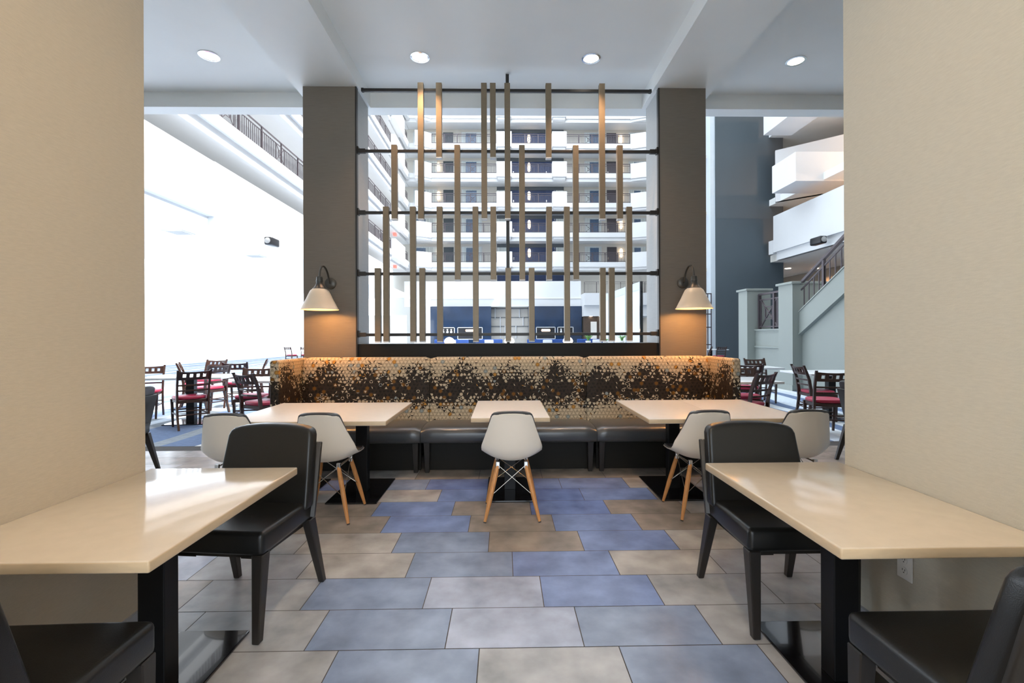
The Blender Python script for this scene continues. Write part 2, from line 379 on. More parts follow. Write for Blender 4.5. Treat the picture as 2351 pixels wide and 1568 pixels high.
# pillars
for nm, x0, x1, side, lab in (('wall_pillar_left', -2.297, -1.696, 1, 'dark bronze covered pillar on the left of the screen'), ('wall_pillar_right', 1.812, 2.357, -1, 'dark bronze covered pillar on the right of the screen')):
    bm = new(); box(bm, x0, x1, 5.45, 5.92, 0, 4.24)
    o = struct(nm, bm, 'pillar_side', lab, 'pillar')
    bm = new(); box(bm, x0, x1, 5.42, 5.45, 0, 4.238); struct('covering', bm, 'bronze', '', parent=o)
    bm = new()
    xe = x1 if side > 0 else x0
    box(bm, xe - .004 if side > 0 else xe - .012, xe + .012 if side > 0 else xe + .004, 5.415, 5.47, 0, 4.238); struct('corner_trim', bm, 'black_bar', '', parent=o)

# ================================================================ SCREEN
def screen():
    t = thing('metal_screen', 'open screen of bronze vertical slats on five dark rods between the pillars', 'screen', (.05, 5.46, 1.28))
    ox, oy, oz = -.05, -5.46, -1.28
    def add(n, fn, m, parent=t, **k):
        bm = new(); fn(bm); bmesh.ops.translate(bm, vec=(ox, oy, oz), verts=bm.verts); return obj(n, bm, m, parent, **k)
    for i, z in enumerate((4.218, 3.511, 2.798, 2.09, 1.385)):
        xa, xb = (-1.640, 1.735) if i == 0 else (-1.684, 1.800)
        ro = add('rod', lambda b: box(b, xa, xb, 5.445, 5.475, z-.017, z+.017, .003), 'black_bar')
        if i:
            for xs, s in ((xa, 1), (xb, -1)):
                add('bracket', lambda b: (box(b, min(xs, xs+s*.014), max(xs, xs+s*.014), 5.43, 5.49, z-.03, z+.05, .004),
                    box(b, min(xs, xs+s*.09), max(xs, xs+s*.09), 5.438, 5.482, z-.022, z+.026, .004)), 'black_bar', ro)
        else:
            for xs in (xa, xb-.03):
                add('bracket', lambda b: box(b, xs, xs+.03, 5.44, 5.48, z-.02, z+.02, .004), 'black_bar', ro)
    R1t, R2t, R3t, R4t = 4.272, 3.56, 2.852, 2.148
    S = [(-.946, R1t, 2.712), (-.737, R1t, 3.418), (-.220, R1t, 2.716), (-.118, R1t, 3.418), (.048, R1t, 2.716), (.523, R1t, 3.418), (1.142, R1t, 2.712),
         (-1.25, R2t, 2.712), (-.529, R2t, 2.012), (.214, R2t, 2.012), (.835, R2t, 2.012), (1.346, R2t, 2.712),
         (-1.348, R3t, 1.307), (-1.041, R3t, 1.307), (-.734, R3t, 1.307), (-.323, R3t, 1.307), (-.118, R3t, 2.012), (.525, R3t, 2.012), (.73, R3t, 1.307), (1.452, R3t, 1.307),
         (-1.444, R4t, 1.307), (-.936, R4t, 1.307), (.051, R4t, 1.307), (.321, R4t, 1.307), (1.143, R4t, 1.307), (1.247, R4t, 1.307)]
    for x, zt, zb in S:
        sl = add('slat', lambda b: box(b, x-.0325, x+.0325, 5.385, 5.445, zb+.004, zt, .002), 'slat')
        add('end_cap', lambda b: box(b, x-.0325, x+.0325, 5.385, 5.445, zb-.012, zb+.003, .002), 'white', sl)
    add('post', lambda b: box(b, .031, .069, 5.476, 5.51, 1.279, 4.424, .002), 'black_bar')
screen()
bm = new(); box(bm, -1.69, 1.81, 5.44, 5.86, 0, 1.279, .004); box(bm, -1.69, 1.81, 5.432, 5.44, 1.05, 1.06)
struct('wall_screen_base', bm, 'sill', 'low dark brown wall under the slatted screen', 'low wall')

# ================================================================ DOWNLIGHTS
dl = None
for i, (x, y, lab) in enumerate(((-3.195, 5.156, 'recessed round downlight in the ceiling of the left bay'), (-.91, 5.156, 'recessed round downlight above the left half of the screen'),
                  (.973, 5.161, 'recessed round downlight above the right half of the screen'), (3.272, 5.187, 'recessed round downlight in the ceiling of the right bay'))):
    if dl is None:
        dl = thing('ceiling_downlight', lab, 'ceiling light', (x, y, 4.425), 0, 'recessed ceiling downlights')
        bm = new(); lathe(bm, [(.105, 0), (.105, -.006), (.082, -.008), (.078, -.0005)], cap=False); obj('trim_ring', bm, 'chrome', dl, smooth=True)
        bm = new(); lathe(bm, [(.001, -.003), (.079, -.003), (.079, -.001), (.001, -.001)]); obj('lens', bm, 'downlight', dl)
    else: dup(dl, (x, y, 4.425), 0, lab)
    light('downlight_or_fill_lamp', 'SPOT', None, (x, y, 4.40), 75 if i in (1, 2) else 20, (1, .62, .36), .05, (0, 0, 0), math.radians(95), .8)
for y in (-1.5, 1.2):     # unseen extra downlights added to warm and brighten the foreground
    d = dup(dl, (0, y, 4.425), 0, 'unseen recessed downlight added to light the %s aisle' % ('near' if y > 0 else 'rear'))
    light('downlight_or_fill_lamp', 'SPOT', None, (0, y, 4.40), 92, (1, .76, .50), .06, (0, 0, 0), math.radians(125), .8)

# ================================================================ WALL LAMPS
def sconce(x, lab):
    t = thing('wall_lamp', lab, 'wall lamp', (x, 5.42, 1.975), 0, 'gooseneck wall lamps on the pillars')
    bm = new(); lathe(bm, [(.001, 0), (.058, 0), (.066, .006), (.066, .014), (.052, .024), (.026, .030), (.001, .032)], n=32)
    bmesh.ops.rotate(bm, verts=bm.verts, cent=(0, 0, 0), matrix=Matrix.Rotation(PI/2, 3, 'X'))
    obj('wall_plate', bm, 'lamp_metal', t, smooth=True)
    path = [(0, -.02, 0), (0, -.055, .0)]
    P0, P1, P2, P3 = Vector((0, -.055, 0)), Vector((0, -.09, .19)), Vector((0, -.315, .24)), Vector((0, -.33, .03))
    for k in range(1, 17):
        u = k/16; path.append(P0*(1-u)**3 + P1*3*u*(1-u)**2 + P2*3*u*u*(1-u) + P3*u**3)
    bm = new(); tube(bm, path, .0105, 12); obj('arm', bm, 'lamp_metal', t, smooth=True)
    c = (0, -.33, -.32)
    bm = new(); lathe(bm, [(.012, .36), (.030, .355), (.033, .345), (.033, .318), (.036, .315), (.036, .305), (.033, .302), (.034, .285), (.042, .268), (.055, .245), (.072, .229), (.072, .224), (.03, .224)], c, 32)
    obj('neck', bm, 'lamp_metal', t, smooth=True)
    prof = [(.07, .226), (.095, .205), (.115, .165), (.137, .115), (.165, .06), (.188, .012), (.197, .004), (.197, 0), (.193, .0), (.184, .010), (.160, .060), (.132, .115), (.110, .165), (.090, .200), (.066, .221)]
    bm = new(); lathe(bm, prof, c, 48, cap=False); obj('shade', bm, 'enamel', t, smooth=True)
    bm = new(); lathe(bm, [(.001, .08), (.02, .085), (.032, .105), (.03, .13), (.018, .16), (.014, .19), (.001, .195)], c, 20); obj('bulb', bm, 'bulb', t, smooth=True)
    light('bulb_light', 'POINT', t, (c[0], c[1], c[2]+.07), 8, (1, .47, .14), .035)
sconce(-1.985, 'gooseneck lamp with cream shade on the left pillar')
sconce(2.078, 'gooseneck lamp with cream shade on the right pillar')

# ================================================================ BANQUETTE
def uvmap(o, ofs=0.0):
    me = o.data; uv = me.uv_layers.new(name='UVMap')
    ox, oy, oz = o.matrix_world.translation if not o.parent else o.parent.location
    for p in me.polygons:
        n = p.normal
        for li in p.loop_indices:
            co = me.vertices[me.loops[li].vertex_index].co
            x, y, z = co.x+ox, co.y+oy, co.z+oz
            if abs(n.x) > .75: u = y + 40; v = z
            else: u = x; v = z + max(0, y-5.31)*.9
            uv.data[li].uv = (u, v)
def banquette():
    t = thing('banquette', 'long banquette bench with patterned backrest and charcoal seat', 'banquette', (.04, 5.0, 0))
    def add(n, bm, m, par=t, **k):
        bmesh.ops.translate(bm, vec=(-.04, -5.0, 0), verts=bm.verts); return obj(n, bm, m, par, **k)
    secs = [(-2.235, -.832), (-.828, .918), (.922, 2.305)]
    for x0, x1 in secs:
        # backrest panel: upright with rounded top, swelling slightly
        prof = [(5.175, .40), (5.19, .50), (5.205, .65), (5.222, .85), (5.236, 1.02), (5.246, 1.085), (5.266, 1.118), (5.30, 1.132), (5.35, 1.132), (5.385, 1.118), (5.40, 1.09), (5.40, .40)]
        bm = new(); N = 24; rings = []
        for i in range(N+1):
            u = i/N; x = x0 + (x1-x0)*(.5-.5*math.cos(PI*u)) if False else x0 + (x1-x0)*u
            e = min(u, 1-u)*(x1-x0)                       # distance from the side seam
            sq = max(0, 1-e/.035)
            rings.append([bm.verts.new((x, y + (.022*sq*sq if y < 5.28 else -.012*sq*sq), z - (.018*sq*sq if z > 1.05 else 0))) for y, z in prof])
        for A, B in zip(rings, rings[1:]):
            for k in range(len(prof)): bm.faces.new((A[k], A[(k+1) % len(prof)], B[(k+1) % len(prof)], B[k]))
        bm.faces.new(rings[0][::-1]); bm.faces.new(rings[-1])
        o = add('backrest', bm, 'fabric', smooth=50); uvmap(o)
    for x0, x1 in secs:
        bm = new(); prof = [(4.655, .305), (4.625, .315), (4.612, .345), (4.610, .405), (4.622, .436), (4.65, .452), (4.75, .462), (4.95, .466), (5.12, .455), (5.19, .44), (5.19, .305)]
        N = 28; rings = []
        for i in range(N+1):
            u = i/N; x = x0 + (x1-x0)*u; e = min(u, 1-u)*(x1-x0); sq = max(0, 1-e/.06)
            rings.append([bm.verts.new((x, y + (.018*sq*sq if y < 4.7 else 0), z - (.022*sq*sq if z > .4 else 0))) for y, z in prof])
        for A, B in zip(rings, rings[1:]):
            for k in range(len(prof)): bm.faces.new((A[k], A[(k+1) % len(prof)], B[(k+1) % len(prof)], B[k]))
        bm.faces.new(rings[0][::-1]); bm.faces.new(rings[-1])
        add('seat', bm, 'vinyl', smooth=50)
    for x0, x1, lab in ((-2.335, -2.24, 0), (2.31, 2.395, 1)):
        bm = new(); box(bm, x0, x1, 4.70, 5.40, .10, 1.128, .022, 4)
        o = add('arm_panel', bm, 'fabric', smooth=True); uvmap(o)
    for x0, x1 in secs:
        for xx in (x0+.055, x1-.055):
            bm = new(); taper(bm, (xx, 4.72, 0), (xx, 4.70, .31), .04, .04, .062, .062, .003); add('leg', bm, 'dark_wood')
        bm = new(); box(bm, x0+.02, x1-.02, 4.80, 4.83, .002, .31); add('under_seat_shade', bm, 'sill')  # near-black board stands in for the shade under the seat
banquette()

# ================================================================ TABLES
def table(name, lab, x0, x1, y0, y1, z, th, base, group=None, top='quartz', bcx=None, bcy=None, cw=(.10, .08), bev=.006, round_c=0.0):
    bcx = (x0+x1)/2 if bcx is None else bcx; bcy = (y0+y1)/2 if bcy is None else bcy
    t = thing(name, lab, 'table', (bcx, bcy, 0), 0, group)
    bm = new(); box(bm, x0-bcx, x1-bcx, y0-bcy, y1-bcy, z-th, z, bev, 3)
    for f in bm.faces:
        if abs(f.normal.z) < .6: f.material_index = 1
    obj('tabletop', bm, [top, 'quartz_edge' if top in ('quartz', 'laminate') else top], t, smooth=30)
    bm = new(); box(bm, -cw[0]/2, cw[0]/2, -cw[1]/2, cw[1]/2, .012, z-th, .004); obj('column', bm, 'black_column', t)
    bm = new(); bw, bd = base; box(bm, -bw/2, bw/2, -bd/2, bd/2, .001, .014, .004); obj('base_plate', bm, 'black_metal', t)
    bm = new(); box(bm, -.16, .16, -.03, .03, z-th-.012, z-th, .002); obj('support_bracket', bm, 'black_metal', t)
    return t
table('dining_table', 'cream stone table against the left linen wall', -1.698, -1.000, 1.335, 2.285, .732, .036, (.32, .70), 'wall tables in the foreground', bcx=-1.335, bcy=1.83)
table('dining_table', 'cream stone table against the right linen wall', .990, 1.658, 1.365, 2.30, .732, .036, (.32, .70), 'wall tables in the foreground', bcx=1.328, bcy=1.84)
G = 'narrow tables along the banquette'
table('dining_table', 'small pale table alone in front of the middle of the banquette', -.258, .352, 3.605, 4.575, .735, .036, (.40, .66), G, 'laminate', bcy=4.17)
table('dining_table', 'right one of the two joined pale tables before the left half of the banquette', -1.492, -.880, 3.50, 4.50, .735, .036, (.42, .66), G, 'laminate', bcx=-1.25, bcy=4.16)
table('dining_table', 'left one of the two joined pale tables before the left half of the banquette', -2.106, -1.494, 3.50, 4.50, .735, .036, (.42, .66), G, 'laminate', bcx=-1.86, bcy=4.16)
table('dining_table', 'left one of the two joined pale tables before the right half of the banquette', 1.085, 1.694, 3.50, 4.55, .735, .036, (.42, .66), G, 'laminate', bcx=1.50, bcy=4.16)
table('dining_table', 'right one of the two joined pale tables before the right half of the banquette', 1.696, 2.306, 3.50, 4.55, .735, .036, (.42, .66), G, 'laminate', bcx=2.10, bcy=4.16)

# ================================================================ BLACK LEATHER CHAIRS
def leather_chair(lab, loc, rz):
    t = thing('leather_chair', lab, 'chair', loc, rz, 'black leather side chairs')
    # seat: thick pad, front at +y
    prof = [(-.245, -.22), (.245, -.22), (.258, .255), (-.258, .255)]
    bm = new(); prism(bm, prof, 'xy', .385, .492, .024, 4, lambda c: (c.x, c.y, c.z + (.012*(1-(c.x/.26)**2)*(1-(c.y/.26)**2) if c.z > .47 else 0)))
    obj('seat', bm, 'leather', t, smooth=True)
    # back cushion with arched top
    pts = [(-.262, .455), (.262, .455)] + [(.262-.022*(k/3), .455+.37*(k/3)) for k in (1, 2, 3)] + \
          [(.238*math.copysign(abs(math.cos(PI*k/12))**.8, math.cos(PI*k/12)), .843+.038*math.sin(PI*k/12)) for k in range(1, 12)] + [(-.262+.022*(k/3), .455+.37*(k/3)) for k in (3, 2, 1)]
    def lean(c): 
        return (c.x, c.y + .065 - .16*(c.z-.455)/.42*.62 + .03*((c.x/.26)**2), c.z)
    bm = new(); prism(bm, pts, 'xz', -.275, -.195, .022, 4, lean); obj('backrest', bm, 'leather', t, smooth=True)
    pts2 = [(-.268, .40), (.268, .40), (.262, .78), (-.262, .78)]
    bm = new(); prism(bm, pts2, 'xz', -.298, -.277, .004, 1, lean); obj('back_panel', bm, 'dark_wood', t, smooth=True)
    bm = new(); box(bm, -.2, .2, .17, .19, .35, .39); box(bm, -.2, .2, -.19, -.17, .35, .39)
    for s in (-1, 1): box(bm, s*.195-.01, s*.195+.01, -.19, .19, .35, .39)
    for sx in (-1, 1):
        for sy in (-1, 1): prism(bm, [(sx*.2, sy*.19), (sx*.11, sy*.19), (sx*.2, sy*.10)], 'xy', .345, .372)
    obj('seat_frame', bm, 'dark_wood', t)
    for s in (-1, 1):
        bm = new(); taper(bm, (s*.225, .245, 0), (s*.228, .222, .39), .034, .036, .054, .060, .004); obj('leg', bm, 'dark_wood', t)
        bm = new(); taper(bm, (s*.250, -.290, 0), (s*.228, -.185, .39), .032, .034, .05, .062, .004); obj('leg', bm, 'dark_wood', t)
    return t
lc = leather_chair('black leather chair behind the left linen wall table, facing the viewer', (-1.30, 2.375, 0), PI - .11)
dup(lc, (1.350, 2.335, 0), PI + .0, 'black leather chair behind the right linen wall table, facing the viewer')
dup(lc, (-1.325, 1.21, 0), 0.03, 'black leather chair cut off by the bottom left corner of the photo')
dup(lc, (1.335, 1.215, 0), 0.0, 'black leather chair cut off by the bottom right corner of the photo')
dup(lc, (-3.83, 4.62, 0), PI/2+.1, 'black leather chair mostly hidden by the end of the left linen wall')
dup(lc, (3.90, 4.80, 0), -PI/2-.1, 'black leather chair mostly hidden by the end of the right linen wall')

# ================================================================ SHELL CHAIRS
def shell_chair(lab, loc, rz):
    t = thing('shell_chair', lab, 'chair', loc, rz, 'white shell chairs with wooden legs')
    # centre line profile (y forward, z) with half width, edge lift in z and edge pull in y
    K = [(.245, .425, .150, .000, .0), (.235, .445, .175, .004, .0), (.20, .452, .200, .012, .0), (.12, .442, .218, .030, .0), (.02, .428, .226, .052, .0), (-.07, .422, .229, .075, .01),
         (-.135, .436, .229, .090, .035), (-.175, .475, .226, .070, .065), (-.198, .53, .218, .040, .082), (-.214, .60, .203, .012, .075), (-.228, .67, .183, .0, .060), (-.240, .73, .163, .0, .045), (-.249, .770, .150, .0, .036), (-.254, .787, .142, -.003, .033), (-.257, .798, .128, -.007, .030), (-.259, .802, .104, -.010, .026)]
    NU = 20
    def surf(inset=0.0, off=0.0, ext=0.0):
        g = []
        for j in range(len(K)):
            y, z, w, ez, ey = K[j]
            te = ext*min(1, max(0, (j-8)/3)); w = w*(1-inset) + te*.7; z = z + te*max(0, (j-9)/(len(K)-10)); row = []
            for i in range(NU+1):
                u = -1 + 2*i/NU; uu = u*(1-inset)
                row.append(Vector((w*u, y + ey*abs(uu)**2.4, z + ez*abs(uu)**2.2)))
            g.append(row)
        if off:
            h = []
            for j in range(len(g)):
                r = []
                for i in range(NU+1):
                    a_, b_ = K[max(j-1, 0)], K[min(j+1, len(K)-1)]      # normal of the centre line, up and forward
                    ty, tz = b_[0]-a_[0], b_[1]-a_[1]
                    n = Vector((0, tz, -ty)).normalized()
                    r.append(g[j][i] + n*off)
                h.append(r)
            g = h
        return g
    def solid(A, B):
        bm = new()
        VA = [[bm.verts.new(v) for v in r] for r in A]; VB = [[bm.verts.new(v) for v in r] for r in B]
        J, I = len(A), len(A[0])
        for j in range(J-1):
            for i in range(I-1):
                bm.faces.new((VA[j][i], VA[j][i+1], VA[j+1][i+1], VA[j+1][i])); bm.faces.new((VB[j][i], VB[j+1][i], VB[j+1][i+1], VB[j][i+1]))
        for i in range(I-1):
            bm.faces.new((VA[0][i], VB[0][i], VB[0][i+1], VA[0][i+1])); bm.faces.new((VA[J-1][i], VA[J-1][i+1], VB[J-1][i+1], VB[J-1][i]))
        for j in range(J-1):
            bm.faces.new((VA[j][0], VA[j+1][0], VB[j+1][0], VB[j][0])); bm.faces.new((VA[j][I-1], VB[j][I-1], VB[j+1][I-1], VA[j+1][I-1]))
        return bm
    obj('shell', solid(surf(), surf(0, .006)), 'shell', t, smooth=50)
    obj('seat_pad', solid(surf(.03, .0065, .013), surf(.05, .020, .012)), 'vinyl', t, smooth=50, label='thin charcoal pad lining the shell')
    feet = [(-.200, -.200), (.200, -.200), (-.200, .205), (.200, .205)]; tops = [(-.105, -.120), (.105, -.120), (-.115, .125), (.115, .125)]
    for (fx, fy), (tx, ty) in zip(feet, tops):
        bm = new(); A = Vector((fx, fy, .008)); B = Vector((tx, ty, .395)); d = B-A
        tube(bm, [A, A+d*.35, A+d*.75, B], [.0105, .0165, .0175, .014], 14); lg = obj('leg', bm, 'beech', t, smooth=True)
        bm = new(); tube(bm, [A-d*.018, A+d*.004], .0105, 12); obj('foot_cap', bm, 'black_plastic', lg)
        bm = new(); box(bm, tx-.014, tx+.014, ty-.012, ty+.012, .375, .425, .003); obj('bracket', bm, 'chrome', lg)
    bm = new()
    for a, b in ((0, 1), (2, 3), (0, 2), (1, 3)):
        for p, q in ((a, b), (b, a)):
            P = Vector((*feet[p], 0)).lerp(Vector((*tops[p], .395)), .47); Q = Vector((*tops[q], .400))
            tube(bm, [P, Q], .0026, 8)
    for i in (0, 1): tube(bm, [Vector((*tops[i], .405)), Vector((*tops[i+2], .405))], .006, 8)
    obj('wire_brace', bm, 'steel', t, smooth=True)
    return t
shc = shell_chair('white shell chair alone at the small middle table', (.055, 3.625, 0), 0)
dup(shc, (-1.335, 3.62, 0), -.0, 'white shell chair right behind the left black leather chair, second from left')
dup(shc, (-2.02, 3.62, 0), .06, 'leftmost white shell chair, partly hidden by the black leather chair')
dup(shc, (1.50, 3.62, 0), .0, 'white shell chair at the left table of the right joined pair')
dup(shc, (2.24, 3.62, 0), -.03, 'rightmost white shell chair, half hidden by the right black leather chair')

# ================================================================ BROWN DINING CHAIRS
def wood_chair(lab, loc, rz):
    t = thing('wooden_chair', lab, 'chair', loc, rz, 'brown wooden restaurant chairs with red seats')
    def post(s):
        return [(s*.195, -.265, 0), (s*.198, -.205, .18), (s*.20, -.185, .36), (s*.20, -.19, .50), (s*.203, -.215, .66), (s*.207, -.265, .80), (s*.210, -.300, .885)]
    for s in (-1, 1):
        bm = new(); P = post(s)
        for a, b, w in zip(P, P[1:], (.036, .04, .044, .042, .038, .032)): taper(bm, a, b, .028, w, .028, w)
        obj('leg', bm, 'espresso', t, label='curved rear leg rising into the backrest post')
        bm = new(); taper(bm, (s*.175, .19, 0), (s*.19, .18, .43), .028, .028, .04, .04, .003); obj('leg', bm, 'espresso', t)
    # top rail with four square holes, gently curved
    bm = new(); n = 4; z0, z1, h0, h1 = .735, .865, .775, .825
    xs = [-.20]; 
    for k in range(n):
        c = -.126 + .084*k; xs += [c-.021, c+.021]
    xs.append(.20)
    def cv(c): return (c.x, c.y - .03*(1-(c.x/.2)**2) - (c.z-.8)*.35, c.z - (.012*(1-(c.x/.2)**2) if c.z > .84 else 0))
    t2 = bmesh.new()
    for k in range(len(xs)-1):
        a, b = xs[k], xs[k+1]; m = 2 if k % 2 == 0 else 1
        rngs = [(z0, z1)] if k % 2 == 0 else [(z0, h0), (h1, z1)]
        for q0, q1 in rngs:
            for i in range(m): box(t2, a+(b-a)*i/m, a+(b-a)*(i+1)/m, -.275, -.253, q0, q1)
    bmesh.ops.remove_doubles(t2, verts=t2.verts, dist=.0001)
    for v in t2.verts: v.co = Vector(cv(v.co))
    merge(bm, t2); obj('top_rail', bm, 'espresso', t)
    for z, y in ((.655, -.222), (.575, -.205)):
        bm = new(); pts = [(-.2, y, z), (-.1, y-.02, z), (0, y-.027, z), (.1, y-.02, z), (.2, y, z)]
        for a, b in zip(pts, pts[1:]): rect_bar(bm, a, b, .014, .024)
        obj('back_slat', bm, 'espresso', t)
    bm = new(); prism(bm, [(-.185, -.19), (.185, -.19), (.195, .19), (-.195, .19)], 'xy', .385, .435, .006, 1); obj('seat_frame', bm, 'espresso', t)
    bm = new(); pts = []
    for k in range(28):
        a = 2*PI*k/28; ca, sa = math.cos(a), math.sin(a); pts.append((.215*math.copysign(abs(ca)**.6, ca), .005+.205*math.copysign(abs(sa)**.6, sa)))
    prism(bm, pts, 'xy', .436, .480, .018, 3, lambda c: (c.x, c.y, c.z + (.014*(1-(c.x/.22)**2)*(1-(c.y/.22)**2) if c.z > .46 else 0)))
    obj('seat_cushion', bm, 'red', t, smooth=True, label='round cornered burgundy seat cushion')
    bm = new()
    for s in (-1, 1): rect_bar(bm, (s*.19, -.19, .22), (s*.185, .185, .22), .016, .022)
    for z in (.27, .21): rect_bar(bm, (-.19, -.195, z), (.19, -.195, z), .014, .018)
    pts = [(-.18, .185, .26), (-.09, .165, .26), (0, .158, .26), (.09, .165, .26), (.18, .185, .26)]
    for a, b in zip(pts, pts[1:]): rect_bar(bm, a, b, .014, .02)
    obj('stretcher', bm, 'espresso', t)
    return t
D2R = math.radians
def at_back(x, y, deg):       # place so that the top rail is at x, y
    a = D2R(deg); return (x + .285*-math.sin(a), y + .285*math.cos(a), 0), a
CH = [(-4.60, 7.05, 46, 'largest brown wooden chair on the left, back to viewer at the white table'),
      (-5.07, 8.45, 68, 'brown wooden chair seen from the side, right behind the largest chair on the left'),
      (-3.49, 6.35, -28, 'brown wooden chair on the left nearest the banquette, facing the half hidden table'),
      (-3.95, 7.60, 190, 'brown wooden chair on the left facing the viewer across the half hidden table'),
      (-5.20, 9.16, 15, 'brown wooden chair in the left middle distance with four clear holes in its top rail'),
      (-6.30, 10.4, 180, 'sunlit orange brown chair, farthest of the left dining group'),
      (-6.24, 9.10, -62, 'narrow edge-on chair at the far end of the left white table'),
      (-6.20, 8.32, 205, 'brown wooden chair cut by the left linen wall, facing the viewer'),
      (-5.20, 10.35, 115, 'small edge-on chair just left of the banquette arm'),
      (3.35, 5.95, 30, 'brown wooden chair just right of the banquette arm, back to viewer'),
      (3.66, 7.22, 165, 'brown wooden chair with light catching its rail, facing the viewer right of the banquette'),
      (4.15, 7.85, -8, 'brown wooden chair with four white holes, behind the one with the shiny rail'),
      (5.26, 9.78, 180, 'farthest brown chair right of the banquette arm, only its rail showing'),
      (4.75, 7.50, -98, 'brown wooden chair seen from the side at the left end of the right white table'),
      (4.40, 6.19, -14, 'brown wooden chair cut by the right linen wall, back to viewer')]
wc = None
for x, y, dg, lab in CH:
    l, a = at_back(x, y, dg)
    wc = wood_chair(lab, l, a) if wc is None else None or wc
    if lab != wc['label']: dup(wc, l, a, lab)
GF = 'distant brown chairs at the far tables'
for x, y, dg, lab in ((-11.0, 24.0, -20, 'distant chair left of the left pillar, at a far table'), (-10.2, 24.2, 10, 'distant chair touching the edge of the left pillar'),
                 (9.55, 20.4, 5, 'distant brown chair right of the right pillar, back to viewer'), (9.0, 20.2, 60, 'distant dark chair half hidden by the right pillar')):
    l, a = at_back(x, y, dg); dup(wc, l, a, lab, GF)
# white dining tables of that area
def white_table(lab, cx, cy, w, d, rz, g='white dining tables in the side areas'):
    t = table('dining_table', lab, cx-w/2, cx+w/2, cy-d/2, cy+d/2, .748, .032, (.62, .5), g, 'white_top', cw=(.12, .10), bev=.004); t.rotation_euler.z = rz; return t
white_table('white table with the largest chair of the left dining area', -5.02, 7.62, 1.25, .78, .10)
white_table('white table half hidden by the left arm of the banquette', -3.35, 7.03, .95, .76, 0)
white_table('white table just right of the banquette arm, nearer one', 3.22, 6.50, .95, .76, .0)
white_table('long white table right of the banquette arm, farther one', 4.45, 9.15, 1.7, .76, 0)
white_table('white table cut by the right linen wall', 5.45, 7.75, 1.2, .85, 0)
white_table('distant white table left of the left pillar', -10.4, 25.2, 1.9, .8, 0)
white_table('distant table right of the right pillar', 9.4, 21.2, 1.3, .8, 0)

# ================================================================ ATRIUM
LV = [8.49 + 2.85*k for k in range(0, 7)]
def railing(name, lab, p, q, h, nb, posts, m='railing', xpan=None, group=None, cat='railing', th=.03):
    """rail from p to q (base points, z at foot)"""
    p, q = Vector(p), Vector(q); t = thing(name, lab, cat, p, 0, group)
    d = q-p; L = d.length; up = Vector((0, 0, 1))
    bm = new(); rect_bar(bm, up*h, d+up*h, th*1.6, th); obj('top_rail', bm, m, t)
    bm = new(); rect_bar(bm, up*(h-.16), d+up*(h-.16), th, th*.7); rect_bar(bm, up*.07, d+up*.07, th, th*.7); obj('cross_rail', bm, m, t)
    for k in range(posts+1):
        bm = new(); c = d*(k/posts); box(bm, c.x-th*.7, c.x+th*.7, c.y-th*.7, c.y+th*.7, c.z, c.z+h); obj('post', bm, m, t)
    bm = new()
    for k in range(1, nb):
        u = k/nb
        if xpan and any(abs(u-a) < b for a, b in xpan): continue
        c = d*u; box(bm, c.x-th*.28, c.x+th*.28, c.y-th*.28, c.y+th*.28, c.z+.07, c.z+h-.16)
    o = obj('balusters', bm, m, t)
    if nb > 100: o['kind'] = 'stuff'
    for a, b in (xpan or []):
        bm = new(); A, B = d*(a-b), d*(a+b); z0, z1 = .07, h-.16
        for s, e in (((A, z0), (B, z1)), ((A, z1), (B, z0)), ((A, z0), (A, z1)), ((B, z0), (B, z1))):
            rect_bar(bm, s[0]+up*s[1], e[0]+up*e[1], th*.6, th*.6)
        C0 = d*a; zc = (z0+z1)/2; w = (B-A)*.22; hh = (z1-z0)*.22
        for s, e in ((C0-w+up*(zc-hh), C0+w+up*(zc-hh)), (C0-w+up*(zc+hh), C0+w+up*(zc+hh)), (C0-w+up*(zc-hh), C0-w+up*(zc+hh)), (C0+w+up*(zc-hh), C0+w+up*(zc+hh))):
            rect_bar(bm, s, e, th*.6, th*.6)
        obj('cross_panel', bm, m, t)
    return t
ORD = ['lowest', 'second', 'third', 'fourth', 'fifth', 'sixth', 'seventh']
FY = 45.0
